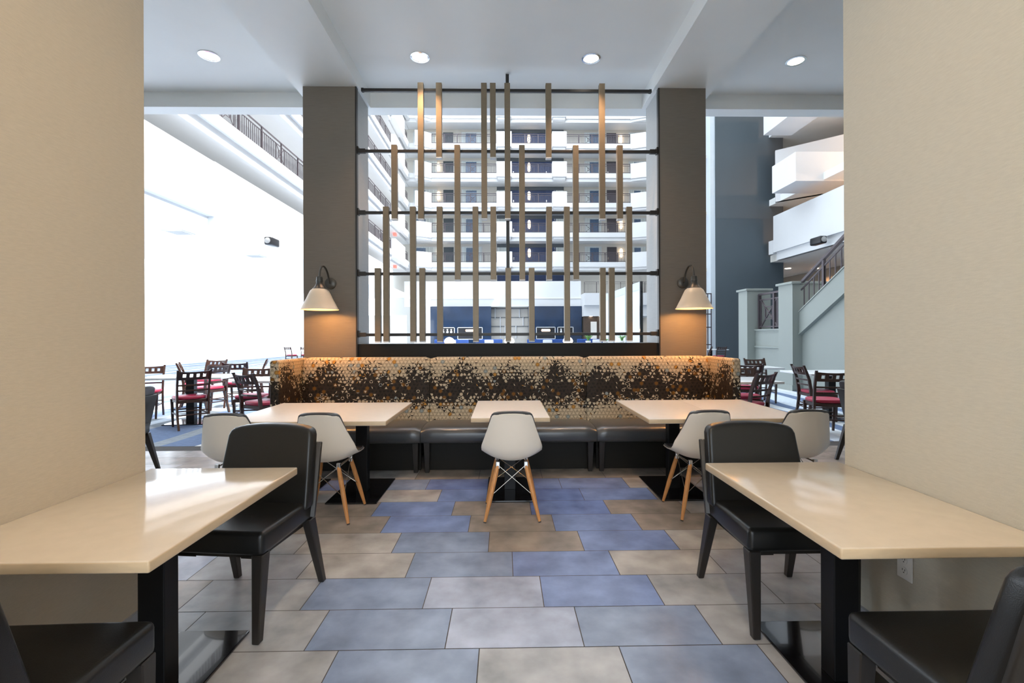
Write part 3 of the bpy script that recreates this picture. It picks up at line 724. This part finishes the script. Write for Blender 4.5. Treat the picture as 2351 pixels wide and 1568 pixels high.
# far wall with navy centre bay
bm = new(); box(bm, -11.2, -.66, 46.8, 47.2, 0, 30); box(bm, 6.03, 17.6, 46.8, 47.2, 0, 30)
struct('wall_far', bm, 'beige', 'pale far wall of the atrium behind the galleries')
bm = new(); box(bm, -.66, 6.03, 46.8, 47.2, 0, 30); struct('wall_far_centre', bm, 'navywall', 'dark blue centre bay of the far atrium wall')
kdoor = kwin = 0
sc_l = None
for k, T in enumerate(LV):
    o_ = ORD[k]
    bm = new()
    box(bm, -9.4, 17, FY, FY+.18, T-.45, T); box(bm, -9.4, 17, FY+.12, FY+.3, T-.78, T-.44); box(bm, -9.4, 17, FY+.28, 46.85, T-.75, T-.36)
    struct('trim_far_gallery_%d' % (k+1), bm, 'white', 'white gallery slab across the far atrium wall, %s level' % o_, 'gallery')
    bm = new(); box(bm, -.66, 6.03, 46.72, 46.8, T+1.75, T+2.06); struct('trim_lintel_%d' % (k+1), bm, 'darkgrey', 'dark band over the centre bay, %s level' % o_, 'lintel')
    if k > 5: continue
    # solid white balcony fronts
    for x0, x1, cvx, side in ((-8.32, -6.89, 0, 'left end'), (-.66, .80, 0, 'left of the centre bay'), (4.65, 6.03, 0, 'right of the centre bay'), (12.26, 16.5, 1, 'right end')):
        bm = new()
        if cvx:
            pts = [(x0, FY+.2)] + [(x0 + (x1-x0)*s/8, FY+.02 - 1.1*math.sin(PI/2*s/8)) for s in range(0, 9)] + [(x1, FY+.2)]
            prism(bm, pts, 'xy', T-.5, T+.93); prism(bm, [(a, b+.12) for a, b in pts], 'xy', T-.72, T-.5)
        elif side == 'left end':
            pts = [(x0, FY+.2)] + [(x0 + (x1-x0)*s/8, FY+.02 - .8*math.cos(PI/2*s/8)) for s in range(0, 9)] + [(x1, FY+.2)]
            prism(bm, pts, 'xy', T-.5, T+.93); prism(bm, [(a, b+.1) for a, b in pts], 'xy', T-.72, T-.5)
        else:
            box(bm, x0, x1, FY-.55, FY+.1, T-.5, T+.93); box(bm, x0+.12, x1-.12, FY-.4, FY+.1, T-.72, T-.5)
        struct('trim_balcony_%d' % (k*4 + 1 + (x0 > -8) + (x0 > 4) + (x0 > 12)), bm, 'white', 'solid white balcony front at the %s of the far wall, %s level' % (side, o_), 'balcony front', smooth=30)
    if k < 5:
        for x0, x1, nb, ps, xp, side in ((-6.87, -.68, 42, 5, [(.63, .055)], 'left'), (.82, 4.62, 26, 3, [(.46, .09)], 'centre'), (6.05, 12.24, 42, 5, [(.36, .055)], 'right')):
            railing('gallery_railing', 'dark metal railing on the %s side of the far wall, %s railed level from below' % (side, o_), (x0, FY+.09, T), (x1, FY+.09, T), .9, nb, ps, th=.055, xpan=xp, group='far gallery railings')
    for x0, x1, m_ in ((-5.98, -4.98, 'bluegrey'), (10.34, 11.30, 'door'), (.9, 1.9, 'navywall'), (4.2, 5.2, 'navywall')):
        kdoor += 1
        bm = new(); box(bm, x0, x1, 46.74, 46.8, T-.36, T+1.78); box(bm, x0+.12, x1-.12, 46.72, 46.74, T-.2, T+1.6)
        o = struct('door_%d' % kdoor, bm, m_, 'dark guest room door on the far wall at x %.0f, %s gallery' % (x0, o_) if 0 else 'dark room door in the far wall, %s gallery, %s' % (o_, {-5.98: 'left side', 10.34: 'right side', .9: 'left in centre bay', 4.2: 'right in centre bay'}[x0]), 'door')
        bm = new(); box(bm, x0+.06, x0+.14, 46.68, 46.72, T+.5, T+.75); struct('door_handle', bm, 'chrome', '', parent=o)
    for x0, x1, g0, g1 in ((-4.12, -2.2, .2, .75), (-8.9, -6.6, .1, .5), (8.15, 9.75, .3, .85), (-.6, .5, 0, 0), (5.1, 5.95, 0, 0), (12.6, 14.2, .3, .7)):
        kwin += 1
        bm = new(); box(bm, x0, x1, 46.75, 46.8, T-.1, T+1.78)
        o = struct('window_%d' % kwin, bm, 'curtain', 'curtained window in the far wall, %s gallery, number %d from left' % (o_, (kwin-1) % 6 + 1), 'window')
        bm = new()
        for a in (x0-.05, x1): box(bm, a, a+.05, 46.73, 46.8, T-.1, T+1.82)
        box(bm, x0-.05, x1+.05, 46.73, 46.8, T+1.78, T+1.84); struct('window_frame', bm, 'white', '', parent=o)
        if g1:
            w = x1-x0; bm = new(); box(bm, x0+w*g0, x0+w*g1, 46.735, 46.75, T-.1, T+1.70); struct('pane', bm, 'windowglass', '', parent=o)
    # wall lamps on the galleries
    for x, kind, side in ((2.55, 'glow', 'centre bay'), (-6.45, 'glow', 'left side'), (11.75, 'glow', 'right side')):
        if k == 0 and 0: continue
        l_ = 'glowing tall wall light, %s of the far wall, %s gallery' % (side, o_)
        if sc_l is None:
            sc_l = thing('gallery_wall_light', l_, 'wall light', (x, 46.70, T+.75), 0, 'gallery wall lights')
            bm = new(); lathe(bm, [(.06, 0), (.12, .08), (.14, .25), (.14, .6), (.12, .76), (.06, .85)], n=14); obj('glass', bm, 'glow', sc_l, smooth=True)
            bm = new(); box(bm, -.08, .08, -.02, .10, .3, .5); obj('bracket', bm, 'darkgrey', sc_l)
        else: dup(sc_l, (x, 46.70, T+.75), 0, l_)
# solid second floor parapet of the far wall with the lower storey
bm = new(); box(bm, -9.4, 7.33, FY-.5, FY-.2, 4.19, 6.61); box(bm, -9.4, 7.33, FY-.2, 46.85, 5.1, 5.4)
struct('trim_30', bm, 'white', 'deep solid white parapet over the navy wall', 'parapet')
bm = new(); box(bm, -9.4, -.9, FY-.56, FY-.5, 4.93, 5.0); box(bm, .3, 7.33, FY-.56, FY-.5, 4.93, 5.0); box(bm, .28, .34, FY-.62, FY-.5, 4.4, 6.0)
struct('trim_31', bm, 'offwhite', 'thin moulding on the solid white parapet', 'moulding')
bm = new(); box(bm, -6.87, -1.2, 43.9, 45.2, 0, 4.19); box(bm, 2.3, 7.3, 43.9, 45.2, 0, 4.19)
struct('wall_navy', bm, 'navy', 'glossy navy blue wall at the far end of the ground floor')
bm = new(); box(bm, -8.35, -6.87, 43.7, 45.2, 0, 4.9); struct('wall_column', bm, 'offwhite', 'broad pale column left of the navy wall', 'column')
bm = new(); box(bm, -1.2, 2.3, 45.4, 45.5, 0, 4.52); struct('wall_alcove', bm, 'art', 'pale alcove wall between the navy walls')
t = thing('wall_relief', 'pale line relief with dark and white bars in the alcove', 'wall art', (.55, 45.35, 1))
bm = new()
for z in (4.05, 3.2, 2.35): box(bm, -1.75, 1.75, -.03, 0, z-1-.03, z-1+.03)
obj('dark_line', bm, 'darkgrey', t)
for x, z0, z1 in ((-1.4, 3.1, 4.1), (-.9, 1.2, 3.25), (-.45, 1.2, 2.4), (-.1, 2.4, 3.3), (.05, 3.2, 4.1), (.6, 1.2, 2.4), (.95, 3.2, 4.0), (1.3, 2.4, 3.2)):
    bm = new(); box(bm, x-.04, x+.04, -.08, 0, z0-1, z1-1); obj('white_bar', bm, 'white', t)
for nm, x0, x1, z0, z1, fl, lab in (('wall_niche', -5.95, -4.6, 1.6, 2.25, 0, 'small white framed niche left of the left fireplace'), ('fireplace', -4.35, -2.0, 1.1, 2.25, 1, 'white framed fireplace in the left navy wall'),
                           ('fireplace', 3.0, 4.82, 1.1, 2.25, 1, 'white framed fireplace in the right navy wall'), ('wall_niche', 5.0, 6.5, 1.6, 2.25, 0, 'small white framed niche right of the right fireplace')):
    t = thing(nm, lab, 'fireplace' if fl else 'niche', ((x0+x1)/2, 43.9, z0)); w = (x1-x0)/2; h = z1-z0
    bm = new(); box(bm, -w, w, -.06, 0, 0, .06); box(bm, -w, w, -.06, 0, h-.06, h); box(bm, -w, -w+.06, -.06, 0, 0, h); box(bm, w-.06, w, -.06, 0, 0, h); obj('frame', bm, 'white', t)
    bm = new(); box(bm, -w+.06, w-.06, -.02, -.002, .06, h-.06); obj('dark_back', bm, 'black_plastic', t)
    if fl: bm = new(); box(bm, -.4, .4, -.08, -.02, h-.42, h-.22, .04); obj('light_strip', bm, 'glow', t)
    else:
        for xx in (-.4, 0, .35): bm = new(); lathe(bm, [(.05, 0), (.12, .1), (.05, .25), (.08, .4)], (xx, -.08, .08), 10); obj('ornament', bm, 'white', t, smooth=True)
# right part: brown service area under the bridge
bm = new(); box(bm, 7.35, 11.2, 43.2, 43.5, 0, 3.2); struct('wall_brown', bm, 'brown_panel', 'brown panelled wall right of the navy wall')
for i, x in enumerate((8.0, 9.5)):
    bm = new(); box(bm, x, x+.55, 43.12, 43.2, 0, 2.7); struct('window_%d' % (90+i), bm, 'offwhite', 'tall pale opening in the brown panelled wall, %s one' % ('left', 'right')[i], 'window')
bm = new(); box(bm, 7.33, 14, 42.6, 46.8, 4.2, 5.3); box(bm, 7.33, 14, 42.9, 46.8, 3.2, 4.2); struct('trim_32', bm, 'white', 'white gallery edge over the brown panelled wall', 'gallery')
railing('gallery_railing', 'dark railing above the brown panelled wall, right of the solid parapet', (7.35, 42.7, 5.3), (14, 42.7, 5.3), 1.0, 50, 6, group=None)
for x, lab in ((8.0, 'left'), (8.9, 'middle'), (9.5, 'right')):
    bm = new(); lathe(bm, [(.001, 0), (.13, 0), (.13, .02), (.001, .02)], (x, 43.05, 3.18), 14); tag(obj('spotlight', bm, 'downlight'), 'tiny ceiling spotlight over the brown wall, %s of three' % lab, 'ceiling light', 'spotlights over the brown wall')
# left low rooms under the far left gallery
bm = new(); box(bm, -12, -8.3, 40, 40.2, 0, 3.2); struct('wall_left_room', bm, 'beige', 'beige room wall in the far left corner of the ground floor')
# glass partition frames at right
def glass_frame(lab, x, y, h, n, dx, dy):
    t = thing('glass_partition', lab, 'partition', (x, y, 0)); 
    for k in range(n+1): bm = new(); box(bm, dx*k-.05, dx*k+.05, dy*k-.04, dy*k+.04, 0, h); obj('post', bm, 'lightblue' if k else 'black_metal', t)
    bm = new(); rect_bar(bm, (0, 0, h-.14), (dx*n, dy*n, h-.14), .05, .28); obj('top_rail', bm, 'lightblue', t)
    bm = new()
    rect_bar(bm, (0, 0, h/2-.1), (dx*n, dy*n, h/2-.1), .012, h-.34); obj('frosted_panel', bm, 'white', t)
glass_frame('tall framed partition seen through the screen at its right edge', 5.0, 17.0, 3.35, 3, -.05, 1.9)
# ---- storeys above the dining room, facing the atrium
bm = new(); box(bm, -13, 19, 5.95, 6.12, 4.60, 26)
struct('wall_near_upper', bm, 'offwhite', 'upper storey wall above the cross beam')
# ---- left atrium side
AX = -9.1
bm = new(); box(bm, AX-.2, AX, 8.5, 14.9, 5.17, 6.9); box(bm, AX-.2, AX+.03, 14.9, 38.5, 4.9, 6.9); struct('trim_40', bm, 'white', 'solid white second floor parapet along the left of the atrium', 'parapet')
bm = new(); box(bm, -17, AX-.2, 6.2, 46, 5.1, 5.5); struct('trim_41', bm, 'white', 'white soffit over the left side of the ground floor', 'ceiling')
bm = new(); box(bm, -11.4, -11.2, 6.2, 46, 5.5, 29); struct('wall_left_atrium', bm, 'white', 'white inner wall behind the left galleries')
for k, T in enumerate(LV):
    bm = new(); box(bm, AX-.2, AX, 8.5, 38.5, T-.42, T); box(bm, AX-.35, AX-.12, 8.5, 38.5, T-.80, T-.42); box(bm, -11.3, AX-.3, 8.5, 46.8, T-.78, T-.4)
    box(bm, AX-.3, AX+.25, 38.5, 42.3, T-.6, T+.93); box(bm, AX-.2, AX+.1, 42.3, FY+.1, T-.6, T)
    struct('trim_left_gallery_%d' % (k+1), bm, 'white', 'white gallery edge along the left of the atrium, %s level' % ORD[k], 'gallery')
    if k < 6:
        railing('gallery_railing', 'dark railing running into the distance along the left galleries, %s level' % ORD[k], (AX-.1, 10.2, T), (AX-.1, 38.4, T), .9, 200 if k == 0 else 190, 18, xpan=[(u, .012) for u in ((.02, .075, .20, .33, .47, .6, .74, .88))], group='left gallery railings', th=.035)
        railing('gallery_railing', 'short dark railing in the far left corner, %s level' % ORD[k], (AX-.1, 42.4, T), (AX-.1, FY-.1, T), .9, 16, 1, group='corner gallery railings')
for i, (k, x) in enumerate(((1, 0), (0, 0))):
    bm = new(); box(bm, -9.75, -9.5, 41.5, 41.9, LV[k]-1.03, LV[k]-.78); tag(obj('exit_sign', bm, 'red_sign'), 'tiny red exit sign in the far left corner, %s one' % ('upper', 'lower')[i], 'sign', 'red exit signs')
def speaker(lab, x, y, z, s):
    t = thing('wall_speaker', lab, 'speaker', (x, y, z)); 
    bm = new(); box(bm, -.14, .14, -.36, .30, -.15, .15, .05, 3); obj('cabinet', bm, 'black_plastic', t, smooth=True)
    bm = new(); lathe(bm, [(.02, 0), (.10, .01), (.11, .03), (.02, .05)], (0, 0, 0), 16); bmesh.ops.rotate(bm, verts=bm.verts, matrix=Matrix.Rotation(PI/2, 3, 'X')); bmesh.ops.translate(bm, vec=(0, -.35, 0), verts=bm.verts); obj('driver', bm, 'grille', t, smooth=True)
    bm = new(); box(bm, min(s*.14, s*.34), max(s*.14, s*.34), -.05, .05, -.05, .05); obj('bracket', bm, 'black_plastic', t)
speaker('small dark loudspeaker on the white parapet left of the left pillar', AX+.30, 18.0, 4.98, -1)
speaker('black loudspeaker on the white parapet above the stairs', 12.66, 18.7, 5.16, 1)
for x, y, lab in ((-11.5, 16.8, 'square ceiling vent in the white soffit, nearer of two on the left'), (-11.4, 21.7, 'square ceiling vent in the white soffit, farther of two on the left')):
    t = thing('ceiling_vent', lab, 'vent', (x, y, 5.1), 0, 'ceiling vents in the left soffit')
    bm = new(); box(bm, -.35, .35, -.35, .35, -.02, 0); obj('frame', bm, 'white', t)
    bm = new(); [box(bm, -.28, .28, -.25+.1*k, -.20+.1*k, -.03, -.015) for k in range(6)]; obj('louvre', bm, 'grille', t)
# ---- right atrium side
bm = new(); box(bm, 10.475, 13.85, 23, 26, 0, 30); box(bm, 10.475, 13.85, 22.995, 23, 7.14, 7.17); struct('wall_shaft', bm, 'bluegrey', 'tall blue grey wall right of the right pillar')
bm = new(); box(bm, 10.24, 10.475, 23.05, 26, 0, 30); struct('wall_shaft_edge', bm, 'lightblue', 'pale blue edge strip of the tall blue grey wall')
bm = new(); box(bm, 9.2, 10.24, 23.6, 26, 0, 30)
for k in range(8): box(bm, 9.2, 10.24, 23.45, 23.6, 4.6+2.85*k, 4.75+2.85*k)
struct('wall_pilaster', bm, 'offwhite', 'cream strip between the right pillar and the blue grey wall')
t = thing('metal_grille', 'tall dark metal grille just right of the right pillar', 'grille', (10.0, 22.9, 0))
bm = new(); 
for x in (-.6, -.3, 0, .17): box(bm, x, x+.04, -.02, .02, 0, 3.45)
obj('upright', bm, 'railing', t)
bm = new(); 
for z in (.9, 1.75, 2.4, 3.4): box(bm, -.6, .21, -.02, .02, z, z+.05)
obj('cross_bar', bm, 'railing', t)
BX = 13.0
bm = new(); box(bm, BX, BX+.15, 8, 22.4, 5.35, 7.1); box(bm, BX+.1, BX+.3, 8, 22.3, 4.97, 5.40); box(bm, BX-.03, BX+.2, 22.4, 22.75, 5.3, 5.95); struct('trim_50', bm, 'white', 'white second floor parapet above the stairs on the right', 'parapet')
bm = new(); box(bm, BX+.2, 17.6, 8, 30, 4.97, 5.3); struct('trim_51', bm, 'offwhite', 'soffit under the right second floor gallery', 'ceiling')
bm = new(); prism(bm, [(13.0, 22.2), (16.6, 18.9), (16.7, 19.1), (13.1, 22.4)], 'xy', 7.75, 10.2); box(bm, 12.0, 15.5, 19.05, 20.75, 7.7, 8.9); struct('trim_52', bm, 'white', 'white third floor parapet with projecting box on the right', 'parapet')
bm = new(); box(bm, BX+.15, 17.6, 8, 30, 7.75, 8.05); box(bm, BX+.15, 17.6, 8, 30, 11.15, 11.4); struct('trim_53', bm, 'ceiling', 'grey soffits of the upper right galleries', 'ceiling')
bm = new(); box(bm, 12.1, 13.4, 19.6, 21.6, 10.66, 12.2); struct('trim_54', bm, 'white', 'white fourth floor balcony corner at the top right', 'parapet')
bm = new(); box(bm, 17.5, 17.7, 6.2, 46, 0, 30); box(bm, 13.85, 17.5, 29.8, 30, 0, 30); struct('wall_right_atrium', bm, 'tan', 'tan inner wall behind the right galleries')
for x, y, lab in ((15.3, 25.0, 'left'), (16.8, 25.0, 'right')):
    bm = new(); lathe(bm, [(.001, -.02), (.14, -.02), (.14, 0), (.001, 0)], (x, y, 4.97), 16); tag(obj('ceiling_spotlight', bm, 'downlight'), 'round downlight under the right gallery, %s one' % lab, 'ceiling light', 'downlights under the right gallery')
    light('gallery_spot_or_fill', 'SPOT', None, (x, y, 4.9), 150, (1, .62, .35), .1, (0, 0, 0), math.radians(130), .6)
light('gallery_spot_or_fill', 'POINT', None, (15.9, 17, 9.9), 120, (1, .62, .38), .1)  # unseen fill light added inside the dark upper gallery
light('gallery_spot_or_fill', 'POINT', None, (15.9, 17, 13.0), 120, (1, .62, .38), .1)  # another added fill, without fixture, for the top gallery
light('gallery_spot_or_fill', 'POINT', None, (15.9, 17, 7.0), 100, (1, .62, .38), .1)  # added fill without fixture, brightens the second floor gallery
# staircase
t = thing('staircase', 'sage grey staircase with dark handrail climbing to the right', 'staircase', (7.2, 11.0, 0))
def adds(n, bm, m, **k):
    bmesh.ops.translate(bm, vec=(-7.2, -11.0, 0), verts=bm.verts); return obj(n, bm, m, t, **k)
sl = (2.83-1.953)/(11.31-9.76)
def zt(y): return 1.953 + (11.31-y)*sl
def zb(y): return 1.44 + (11.31-y)*sl
bm = new(); prism(bm, [(11.36, zb(11.36)), (11.36, zt(11.36)), (7.0, zt(7.0)), (7.0, zb(7.0))], 'yz', 7.22, 7.34); adds('stringer', bm, 'sage')
bm = new(); prism(bm, [(11.36, zt(11.36)), (11.36, zt(11.36)+.03), (7.0, zt(7.0)+.03), (7.0, zt(7.0))], 'yz', 7.20, 7.36); prism(bm, [(11.36, zb(11.36)-.04), (11.36, zb(11.36)), (7.0, zb(7.0)), (7.0, zb(7.0)-.04)], 'yz', 7.20, 7.36); adds('stringer_cap', bm, 'sage')
bm = new(); prism(bm, [(11.36, 0), (11.36, zb(11.36)), (7.0, zb(7.0)), (7.0, 0)], 'yz', 7.30, 7.5); adds('side_wall', bm, 'sage')
for k in range(14):
    y = 11.3 - .3*k
    bm = new(); box(bm, 7.34, 8.7, y-.3, y, zt(y)-.45, zt(y)-.28); adds('step', bm, 'offwhite')
def flat(n, p, q, w, h, m='railing'): bm = new(); rect_bar(bm, p, q, w, h); adds(n, bm, m)
flat('handrail', (7.28, 11.5, zt(11.5)+.72), (7.28, 7.0, zt(7.0)+.72), .07, .06)
flat('cross_rail', (7.28, 11.4, zt(11.4)+.55), (7.28, 7.0, zt(7.0)+.55), .03, .03)
for y in (10.55, 9.5, 8.4): bm = new(); box(bm, 7.25, 7.31, y-.03, y+.03, zt(y), zt(y)+.70); adds('post', bm, 'railing')
for k in range(24):
    y = 11.25 - .18*k; bm = new(); box(bm, 7.27, 7.29, y-.01, y+.01, zt(y), zt(y)+.55); adds('baluster', bm, 'railing')
def pier(y0, y1, x0, x1, z, n):
    bm = new(); box(bm, x0, x1, y0, y1, 0, z-.06); pr = struct('wall_stair_pier_%d' % n, bm, 'sage', 'square sage grey pier %s' % ('at the foot of the staircase' if n == 1 else 'left of the stair landing, farther one'), 'pier')
    bm = new(); box(bm, x0-.05, x1+.05, y0-.05, y1+.05, z-.06, z, .01); struct('cap', bm, 'sage', '', parent=pr)
    bm = new(); box(bm, x0-.03, x1+.03, y0-.03, y1+.03, 0, .14); struct('plinth', bm, 'sage', '', parent=pr)
pier(11.36, 11.95, 7.06, 7.85, 2.68, 1); pier(13.5, 14.0, 7.06, 7.75, 2.72, 2)
bm = new(); box(bm, 7.30, 7.5, 11.95, 13.5, 0, 1.53); box(bm, 7.26, 7.34, 11.95, 13.5, 1.02, 1.06); box(bm, 7.26, 7.54, 11.95, 13.5, 1.50, 1.54); struct('wall_landing', bm, 'sage', 'low sage grey landing wall between the two piers')
railing('landing_railing', 'plum grey railing with crossed panel between the two piers', (7.4, 11.96, 1.54), (7.4, 13.45, 1.54), 1.0, 13, 2, xpan=[(.68, .27)], th=.05)

# ---- things seen just above the sill
t = thing('communal_table', 'long white high table seen just over the screen sill', 'table', (.2, 14.4, 0))
bm = new(); box(bm, -4.4, 4.0, -.35, .35, 1.10, 1.15, .005); obj('tabletop', bm, 'white_top', t)
for x in (-4.1, -2.0, 0, 2.0, 3.7): bm = new(); box(bm, x-.05, x+.05, -.25, .25, 0, 1.10); obj('leg', bm, 'white', t)
gl = None
for x, lab in ((-1.665, 'left'), (.16, 'middle, half hidden by a slat'), (1.95, 'right')):
    l_ = 'white dome table lamp on the high white table, %s' % lab
    if gl is None:
        gl = thing('table_lamp', l_, 'table lamp', (x, 14.3, 1.151), 0, 'dome table lamps')
        bm = new(); lathe(bm, [(.15, .04)] + [(.16*math.cos(a), .045+.15*math.sin(a)) for a in [PI/2*k/8 for k in range(8)]] + [(.005, .20)], n=24); obj('shade', bm, 'glowdim', gl, smooth=True)
        bm = new(); lathe(bm, [(.11, 0), (.135, .01), (.14, .035), (.1, .04)], n=24); obj('base', bm, 'glow', gl, smooth=True)
    else: dup(gl, (x, 14.3, 1.151), 0, l_)
sf = None
for x, y, w, lab in ((-3.4, 30, 2.2, 'left'), (-1.0, 31, 1.8, 'middle left'), (2.8, 30, 2.6, 'middle right'), (6.2, 31, 2.6, 'right')):
    t = thing('sofa', 'high-backed royal blue sofa in the lobby, %s' % lab, 'sofa', (x, y, 0), 0, 'royal blue lobby sofas')
    bm = new(); box(bm, -w/2, w/2, .3, .5, .1, 1.18, .05); obj('backrest', bm, 'blue_sofa', t, smooth=True)
    bm = new(); box(bm, -w/2, w/2, -.4, .3, .1, .45, .04); obj('seat', bm, 'blue_sofa', t, smooth=True)
    for s in (-1, 1): bm = new(); box(bm, s*w/2-.1, s*w/2+.1, -.4, .5, .1, .7, .04); obj('armrest', bm, 'blue_sofa', t, smooth=True)
    bm = new(); box(bm, -.3, .3, .1, .28, .78, 1.14, .05); obj('cushion', bm, 'white', t, smooth=True)
    for sx in (-1, 1): bm = new(); box(bm, sx*(w/2-.1)-.03, sx*(w/2-.1)+.03, -.3, .4, 0, .1); obj('foot', bm, 'dark_wood', t)
def plant(lab, x, y, n, h):
    t = thing('potted_plant', lab, 'plant', (x, y, 1.151)); 
    bm = new(); lathe(bm, [(.05, 0), (.07, .01), (.085, .05), (.075, .07), (.06, .06)], n=18); obj('pot', bm, 'white', t, smooth=True)
    bm = new()
    for i in range(n):
        a = random.random()*2*PI; l = h*(.6+.4*random.random()); b = .25+.5*random.random()
        p = [Vector((math.cos(a)*.02, math.sin(a)*.02, .05)), Vector((math.cos(a)*.06*b, math.sin(a)*.06*b, .05+l*.5)), Vector((math.cos(a)*.26*b, math.sin(a)*.26*b, .05+l*.95))]
        tube(bm, p, [.008, .009, .001], 5)
    obj('leaves', bm, 'leaf', t)
plant('spiky green plant in a white pot on the high table, nearer the middle', 2.58, 14.35, 22, .26)
plant('spiky green plant in a white pot at the right end of the high table', 3.62, 14.35, 26, .24)
plant('low bushy green plant on the high table between the two spiky plants', 3.1, 14.3, 30, .10)

# ---- electrical outlet under the right table
t = thing('wall_outlet', 'white electrical outlet on the right linen wall under the table', 'outlet', (1.659, 1.915, .405))
bm = new(); box(bm, -.006, 0, -.036, .036, -.058, .058, .002); obj('cover_plate', bm, 'plate', t)
for z in (-.022, .022):
    bm = new(); lathe(bm, [(.001, 0), (.016, 0), (.016, .002), (.001, .002)], n=20); bmesh.ops.rotate(bm, verts=bm.verts, matrix=Matrix.Rotation(-PI/2, 3, 'Y')); bmesh.ops.translate(bm, vec=(-.006, 0, z), verts=bm.verts)
    s_ = obj('socket', bm, 'plate', t)
    bm = new(); box(bm, -.0087, -.0079, -.007, -.005, z, z+.008); box(bm, -.0087, -.0079, .005, .007, z, z+.008); box(bm, -.0087, -.0079, -.002, .002, z-.009, z-.005); obj('slot', bm, 'black_plastic', s_)
